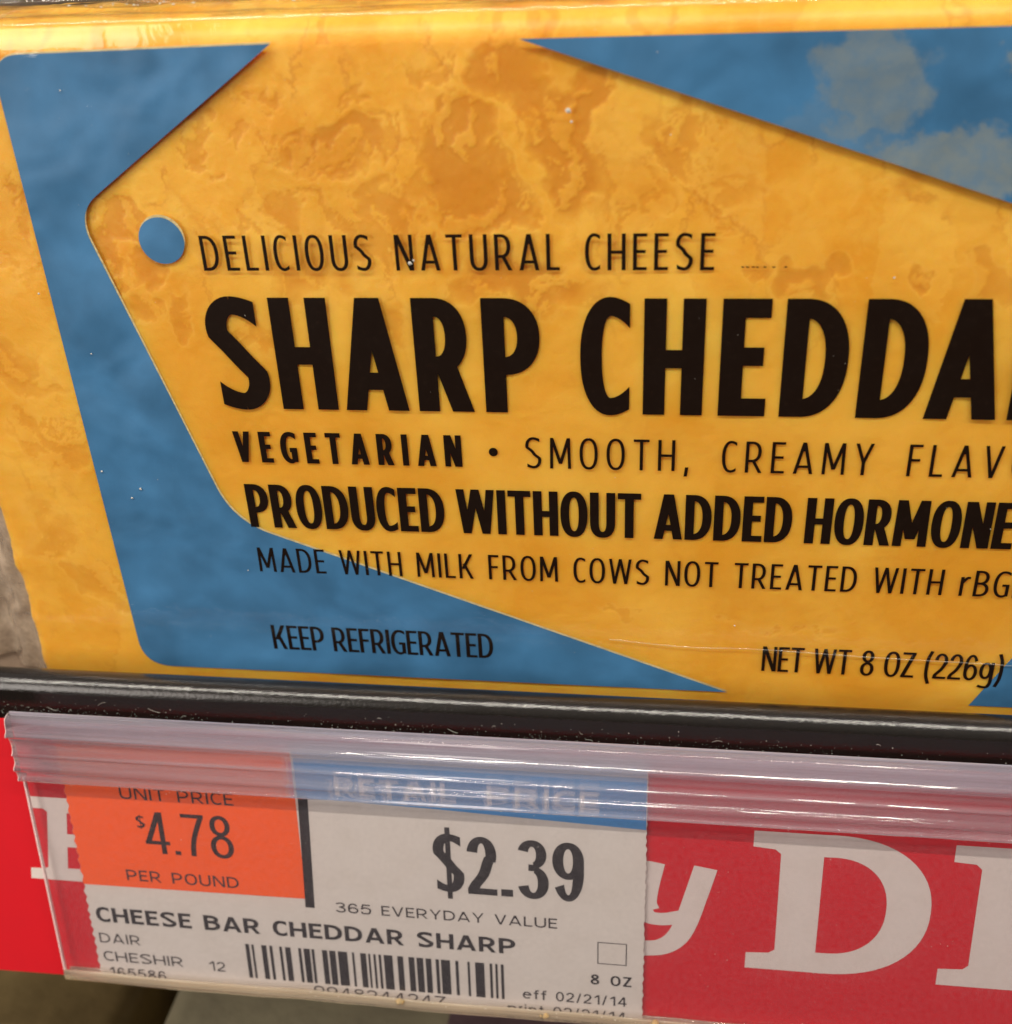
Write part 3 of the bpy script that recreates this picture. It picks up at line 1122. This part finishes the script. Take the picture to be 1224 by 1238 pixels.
tag(o, 'tiny white specks stuck on the cheese wrapper', 'specks', kind='stuff')

# ------------------------------------------------------------------ red promotional strip, tag frame
TA = math.radians(8)
T0 = (0, -10, -24)
TRX = math.pi / 2 - TA


def tframe(name, label, cat):
    return empty(name, label, cat, loc=T0, rx=TRX)


# local: x, y = -distance down the face, z = out of the face
strip = tframe('promotional_strip', 'long red shelf strip with big cream slab letters behind the price ticket', 'shelf strip')
xs_ = np.linspace(-120, 110, 47)
V, F = [], []
for x in xs_:
    yb = -47.3 + .012 * (x + 60)
    if x > -20:
        yb -= .03 * (x + 20)
    for q in range(9):
        V.append((x, -3.9 + (yb + 3.9) * q / 8, 0))
for i in range(len(xs_) - 1):
    for q in range(8):
        F.append((i * 9 + q, i * 9 + q + 1, (i + 1) * 9 + q + 1, (i + 1) * 9 + q))
sb = link('strip_sheet', V, F, M['red'], strip)
solidify(sb, .35)

ink = Ink(.03)


def fl(*pts):
    ink.poly([(x, -d) for x, d in pts])


# D
D_out = [(31.2, 14.1), (31.2, 16.55), (34.6, 16.9), (34.75, 32.8), (31.1, 33.3), (31.1, 35.9)]
fl((31.2, 14.1), (31.2, 16.5), (33.9, 16.75), (34.65, 17.4), (39.9, 17.5), (39.9, 14.1))
fl((34.65, 17.3), (34.75, 32.7), (39.9, 32.7), (39.9, 17.3))
fl((31.1, 33.4), (31.1, 35.95), (39.9, 35.95), (39.9, 32.6), (34.8, 32.6), (34.0, 33.2))
oA, oB = [], []
for k in range(33):
    a = math.radians(90 - 180 * k / 32)
    u, v = abs(math.cos(a)) ** .86, math.copysign(abs(math.sin(a)) ** .9, math.sin(a))
    oA.append((40.8 + 12.7 * u, -(25.0 - 10.95 * v)))
    oB.append((41.0 + 7.1 * u, -(25.0 - 7.6 * v)))
ink.strip(oA, oB)
fl((39.8, 14.1), (39.8, 17.45), (41.1, 17.42), (41.1, 14.06))
fl((39.8, 32.6), (39.8, 35.95), (41.1, 35.97), (41.1, 32.6))
# I
ink.build('slab_letter', M['white'], strip)
ink = Ink(.03)
fl((55.4, 14.4), (55.4, 16.9), (58.1, 17.1), (58.8, 17.8), (66.6, 17.8), (66.6, 14.4))
fl((58.8, 17.7), (58.95, 33.0), (64.3, 33.0), (64.3, 17.7))
fl((55.3, 33.7), (55.3, 36.3), (68.0, 36.3), (68.0, 33.7), (64.9, 33.5), (64.2, 32.8), (59.0, 32.8), (58.3, 33.5))
# y, sloped
ink.build('slab_letter', M['white'], strip)
ink = Ink(.03)
ink.strip(*pen(spline([(18.5, -19.9), (17.7, -24.2), (17.5, -27.0), (18.3, -28.7), (20.2, -29.0), (22.2, -28.5), (23.9, -27.9)], 6), 1.25, 1.0))
ink.strip(*pen(spline([(19.3, -20.0), (18.6, -24.0), (18.4, -26.4), (18.8, -27.6)], 6), 1.0, 1.0))
ink.strip(*pen(spline([(25.45, -20.3), (24.45, -24.5), (23.2, -29.4), (21.9, -32.2), (19.9, -33.7), (16.8, -34.1)], 6), 1.5, 1.25))
# E at the far left
ink.build('slab_letter', M['white'], strip)
ink = Ink(.03)
fl((-65.9, 15.95), (-65.9, 17.85), (-64.3, 17.85), (-63.75, 18.4), (-57.6, 18.4), (-57.6, 15.95))
fl((-63.75, 18.3), (-65.3, 27.9), (-62.4, 27.9), (-60.9, 18.3))
fl((-67.95, 28.1), (-68.25, 29.95), (-52.6, 29.95), (-52.6, 27.8), (-62.4, 27.8), (-65.3, 27.8), (-65.9, 28.05))
fl((-61.6, 21.9), (-61.9, 24.1), (-57.5, 24.1), (-57.5, 21.9))
ink.build('slab_letter', M['white'], strip)

# ------------------------------------------------------------------ price ticket
tick = tframe('price_ticket', 'paper price ticket reading $2.39 with orange unit price corner and barcode', 'price tag')
N0 = .45


def tx_x(x, d, xl=-60.0, xr=18.0):
    return x


def rough_edge(x, d0, d1, step_, amp, left):
    pts = []
    k = 0
    d = d0
    while d < d1:
        pts.append((x + (amp if k % 2 else 0) * (1 if left else -1) + rnd.uniform(-.06, .06), -d))
        d += step_ * rnd.uniform(.8, 1.2)
        k += 1
    pts.append((x, -d1))
    return pts


Lx = rough_edge(-60.35, 4.4, 46.9, .8, .30, True)
Rx = rough_edge(17.95, 4.4, 47.4, .7, .16, False)
# paper body as rows between the two ragged edges
nrow = 60
V, F = [], []


def at_d(E, d):
    for a, b in zip(E[:-1], E[1:]):
        if -b[1] >= d:
            f_ = (d + a[1]) / (-b[1] + a[1] + 1e-9)
            return a[0] + (b[0] - a[0]) * f_
    return E[-1][0]


ds = np.linspace(4.4, 46.7, 200)
for d in ds:
    a, b = at_d(Lx, d), at_d(Rx, d)
    for q in range(13):
        V.append((a + (b - a) * q / 12, -d, 0))
for i in range(len(ds) - 1):
    for q in range(12):
        F.append((i * 13 + q, (i + 1) * 13 + q, (i + 1) * 13 + q + 1, i * 13 + q + 1))
V = [(x, y, N0) for x, y, z in V]
pb = link('paper', V, F, M['paper'], tick)
solidify(pb, .18)


def rect(name, x0, x1, d0, d1, z, mat, parent=tick, skew=0.0):
    return link(name, [(x0, -d1, z), (x1, -d1 - skew, z), (x1, -d0 - skew, z), (x0, -d0, z)], [(0, 1, 2, 3)], M[mat], parent)


V, F = [], []
dd = np.linspace(4.6, 29.95, 90)
for d in dd:
    V += [(at_d(Lx, d) + .02, -d, N0 + .012), (-27.9, -d + .35 * (d > 29.9), N0 + .012)]
for i in range(len(dd) - 1):
    F.append((2 * i, 2 * i + 2, 2 * i + 3, 2 * i + 1))
link('orange_corner', V, F, M['orange'], tick)
link('blue_band', [(-27.6, -7.0, N0 + .012), (17.8, -7.0, N0 + .012), (17.8, -14.75, N0 + .012), (-10, -13.55, N0 + .012), (-27.6, -13.1, N0 + .012)],
     [(4, 3, 2, 1, 0)], M['tblue'], tick)
link('black_divider', [(-27.55, -12.8, N0 + .025), (-28.15, -31.1, N0 + .025), (-26.85, -31.1, N0 + .025), (-26.2, -12.8, N0 + .025)],
     [(0, 1, 2, 3)], M['tblack'], tick)


def text(body, x0, x1, d_base, cap, mat, wf, t, space=.4, h=None, gapk=.19):
    lo_, hi_ = .6, 3.0
    for _ in range(30):
        wf = (lo_ + hi_) / 2
        tot = sum(glyph(c, t, t, wf)[0] * cap if c != ' ' else space * cap for c in body) + (len(body) - 1) * gapk * cap
        if tot > x1 - x0:
            hi_ = wf
        else:
            lo_ = wf
    o_ = line(body, x0, x1, -d_base, cap, t, h or t * .92, N0 + .03, tick, space, mat, '', wf)
    o_['label'] = 'printed ' + body


text('RETAIL', -22.4, -6.4, 12.6, 3.1, 'ticketwhite', 1.5, .20)
text('PRICE', -2.4, 11.9, 12.6, 3.1, 'ticketwhite', 1.5, .20)
text('UNIT PRICE', -52.4, -36.5, 15.05, 1.95, 'tgrey', 1.45, .15, .5)
text('4.78', -49.8, -37.3, 23.75, 6.85, 'tblack', 1.0, .105, h=.088, gapk=.085)
text('PER POUND', -53.5, -37.3, 28.7, 1.85, 'tgrey', 1.45, .15, .5)
text('2.39', -5.4, 9.95, 26.75, 9.2, 'tblack', .98, .155, h=.112, gapk=.055)
text('365 EVERYDAY VALUE', -23.9, 6.4, 31.5, 1.65, 'tgrey', 1.45, .15, .5)
text('CHEESE BAR CHEDDAR SHARP', -59.2, .7, 36.4, 2.6, 'tblack', 1.52, .235, .42, h=.185, gapk=.15)
text('DAIR', -59.4, -53.25, 40.2, 1.75, 'tgrey', 1.4, .14)
text('CHESHIR', -59.3, -47.3, 43.5, 1.75, 'tgrey', 1.45, .15)
text('12', -43.5, -41.05, 43.75, 1.7, 'tgrey', 1.4, .14)
text('165586', -58.9, -50.2, 46.4, 1.75, 'tgrey', 1.45, .15)
text('9948244247', -28.25, -9.3, 46.75, 1.85, 'tgrey', 1.7, .14)
text('8 OZ', 10.85, 16.35, 40.5, 1.7, 'tblack', 1.45, .19, .5, h=.16)
text('eff 02/21/14', 1.55, 15.75, 44.0, 1.65, 'tgrey', 1.4, .145, .4)
text('print 02/21/14', -.6, 15.7, 46.7, 1.65, 'tgrey', 1.4, .145, .4)


def dollar(x, d, cap, w, t_, h_):
    k = Ink(N0 + .03)
    put_glyph(k, 'S', t_, h_, x, -d, cap, w)
    xm = x + w / 2
    q = t_ * cap * .22
    k.poly([(xm - q, -d - cap * .13), (xm + q, -d - cap * .13), (xm + q, -d + cap * 1.12), (xm - q, -d + cap * 1.12)])
    k.build('dollar_sign', M['tblack'], tick)


dollar(-50.75, 19.6, 1.9, 1.25, .15, .13)
dollar(-9.9, 26.6, 9.2, 4.1, .165, .12)
bars = [(25, 42), (52, 62), (95, 117), (130, 143), (173, 185), (198, 222), (255, 268), (278, 305), (312, 324), (357, 380), (388, 415),
        (425, 465), (485, 495), (520, 545), (554, 563), (576, 586), (598, 609), (620, 657), (677, 702), (724, 749), (758, 786), (796, 820),
        (838, 852), (860, 898), (920, 933), (970, 980), (1002, 1040), (1062, 1073), (1085, 1095), (1108, 1120)]
V, F = [], []
for a, b in bars:
    xa, xb = -37.6 + (a - 25) * .03345, -37.6 + (b - 25) * .03345
    q = len(V)
    V += [(xa, -44.45, N0 + .03), (xb, -44.45, N0 + .03), (xb, -38.35, N0 + .03), (xa, -38.35, N0 + .03)]
    F.append((q, q + 1, q + 2, q + 3))
link('barcode', V, F, M['tblack'], tick)
V, F = [], []
x0, x1, d0, d1, w = 11.75, 15.65, 33.2, 36.9, .13
for (a, b, c, d) in ((x0, x1, d0, d0 + w), (x0, x1, d1 - w, d1), (x0, x0 + w, d0 + w, d1 - w), (x1 - w, x1, d0 + w, d1 - w)):
    q = len(V)
    V += [(a, -d, N0 + .03), (b, -d, N0 + .03), (b, -c, N0 + .03), (a, -c, N0 + .03)]
    F.append((q, q + 1, q + 2, q + 3))
link('checkbox', V, F, M['tgrey'], tick)

# ------------------------------------------------------------------ clear plastic ticket holder
hold = tframe('ticket_holder', 'clear plastic ticket holder with ridged hinge clipped over the red strip', 'ticket holder')
XE, XR = -65.1, 110
front = [(-1.7, 2.2), (-2.0, 2.75), (-2.6, 2.98), (-3.6, 3.05), (-4.1, 3.42), (-4.5, 3.40), (-4.9, 2.85), (-5.8, 2.55), (-6.6, 2.5), (-7.1, 2.62), (-7.5, 2.92), (-7.85, 2.62),
         (-8.5, 2.55), (-8.95, 2.62), (-9.35, 3.05), (-9.8, 3.1), (-10.2, 2.72), (-11.0, 2.55), (-11.45, 2.72), (-11.7, 2.6)]
fr_s = spline(front, 6)
back = [(-11.75, 2.15), (-10.6, 1.75), (-8.0, 1.65), (-5.0, 1.75), (-3.0, 1.6), (-1.7, 1.75)]
# profile runs y = -d (up), z = n (out)
hp = [(a, b) for a, b in fr_s] + [(a, b) for a, b in spline(back, 4)]
hinge = extrude_x('ridged_hinge', hp, XE, XR, M['hinge'], hold, nx=2)
flange = extrude_x('top_flange', [(-1.55, 1.5), (-5.6, 1.3), (-5.6, 1.5), (-1.55, 1.7)], XE, XR, M['frost'], hold, smooth=False)
flap_p = [(-8.5, 1.02), (-8.5, 1.40), (-46.3, 1.40), (-46.3, 1.02)]
flap = extrude_x('clear_flap', flap_p[::-1], XE, XR, M['flap'], hold, smooth=False, nx=1)
ed = extrude_x('cut_edge', [(-11.9, 1.0), (-11.9, 1.46), (-46.3, 1.46), (-46.3, 1.0)][::-1], XE - .24, XE - .005, M['edge'], hold, smooth=False)
he = extrude_x('hinge_end_edge', [(a, b) for a, b in hp], XE - .10, XE - .01, M['edge'], hold)
# bottom channel lip the flap snaps behind
lipp = spline([(-46.2, .1), (-47.3, .45), (-47.6, 1.1), (-47.1, 1.75), (-46.1, 1.95), (-45.35, 1.85), (-45.4, 1.62), (-46.1, 1.6), (-46.8, 1.3), (-46.9, .9), (-46.5, .5)], 5, closed=True)
lipp = [(a + .62, b) for a, b in lipp]
lip = extrude_x('bottom_lip', lipp[::-1], XE, XR, M['lip'], hold, nx=30)
for v in lip.data.vertices:
    v.co.y += .00012 * math.sin(v.co.x * 170) + .00008 * math.sin(v.co.x * 610 + 1)
# dust on the hinge and flap
V, F = [], []
for k in range(260):
    x = rnd.uniform(-60, 70)
    if rnd.random() < .5:
        d = rnd.choice((2.2, 9.8, 11.6)) + rnd.gauss(0, .25)
        z = 3.0 if d < 11 else 2.62
    else:
        d, z = rnd.uniform(12.5, 46), 1.42
    fleck(V, F, (x, -d, z), rnd.uniform(.03, .075), up=(0, 0, 1))
for k in range(90):
    fleck(V, F, (rnd.uniform(-60, 62), -rnd.gauss(44.7, .35), 1.95), rnd.uniform(.04, .12), up=(0, 0, 1))
o = link('holder_dust', V, F, M['dust'])
o.location, o.rotation_euler = Vector(T0) * MM, (TRX, 0, 0)
tag(o, 'fine pale dust on the clear ticket holder', 'dust', kind='stuff')


# crumbs caught in the lip of the holder
def crumb(x, d, n, r_, label):
    V, F = [], []
    for k in range(5):
        fleck(V, F, (rnd.gauss(0, r_ * .4), rnd.gauss(0, r_ * .2), rnd.gauss(0, r_ * .15)), r_ * rnd.uniform(.3, .75), n=9, up=(rnd.gauss(0, .4), rnd.gauss(0, .4), 1), flat=.8)
    o_ = link('crumb', V, F, M['crumb'], smooth=True)
    a = TA
    o_.location = Vector((x, T0[1] - d * math.sin(a) - n * math.cos(a), T0[2] - d * math.cos(a) + n * math.sin(a))) * MM
    o_.rotation_euler = (TRX, 0, 0)
    tag(o_, label, 'crumb', 'crumbs caught on the ticket holder lip')
    return o_


crumb(-15.3, 44.9, 2.1, .75, 'golden crumb on the holder lip under the barcode digits')
crumb(4.6, 45.3, 2.1, .65, 'golden crumb on the holder lip over the print date')
crumb(19.3, 45.4, 2.1, 1.0, 'biggest golden crumb, on the holder lip right of the ticket')

# ------------------------------------------------------------------ what shows below the strip, out of focus
o = link('lower_shelf', [(-300, -30, -128), (300, -30, -128), (300, 160, -128), (-300, 160, -128)], [(0, 1, 2, 3)], M['deck'])
tag(o, kind='structure')


def soft_box(name, x0, x1, y0, y1, z0, z1, r_, mat, parent=None):
    out = round_poly([(x0, y0), (x1, y0), (x1, y1), (x0, y1)], r_, 6)
    n_ = len(out)
    cxm, cym = (x0 + x1) / 2, (y0 + y1) / 2
    V, F = [], []
    lv = [(z0, 1.0), (z1 - r_ * .5, 1.0)] + [(z1 - r_ * .5 + r_ * .5 * math.sin(a), 1 - (1 - math.cos(a)) * r_ * .5 / (x1 - x0) * 2) for a in np.linspace(.2, math.pi / 2, 6)]
    for z, s_ in lv:
        for x, y in out:
            V.append((cxm + (x - cxm) * s_, cym + (y - cym) * s_, z))
    for j in range(len(lv) - 1):
        for k in range(n_):
            F.append((j * n_ + k, j * n_ + (k + 1) % n_, (j + 1) * n_ + (k + 1) % n_, (j + 1) * n_ + k))
    F.append(tuple((len(lv) - 1) * n_ + k for k in range(n_)))
    return link(name, V, F, mat, parent, smooth=True)


tub = empty('wrapped_cheese', 'pale out-of-focus wrapped package on the shelf below the ticket', 'package')
soft_box('wrapper', -63, 62, -24, 46, -128, -98, 9, M['rind'], tub)
V, F = [], []
for k in range(25):
    a = 2 * math.pi * k / 24
    V += [(-26 + 9 * math.cos(a), -13 + 7 * math.sin(a), -97.7), (-26 + 7.6 * math.cos(a), -13 + 5.8 * math.sin(a), -97.7)]
for k in range(24):
    F.append((2 * k, 2 * k + 2, 2 * k + 3, 2 * k + 1))
link('print_ring', V, F, M['mark'], tub)
link('print_patch', [(x, y, -97.8) for x, y in round_poly([(-14, -21), (52, -21), (52, 6), (-14, 6)], 5)], [tuple(range(28))], M['mauve'], tub)
for px_, py_, rr in ((2, -14, 3.2), (14, -10, 4.2), (29, -15, 3.0), (40, -11, 3.6)):
    link('print_blot', [(px_ + rr * math.cos(a) * (1 + .3 * math.sin(3 * a)), py_ + rr * .6 * math.sin(a), -97.6) for a in np.linspace(0, 2 * math.pi, 17)[:-1]], [tuple(range(16))], M['mark'], tub)
dk = empty('brown_package', 'dark olive package in shadow left of the pale package', 'package')
soft_box('wrapper', -190, -72, -26, 46, -128, -104, 7, M['olive'], dk)
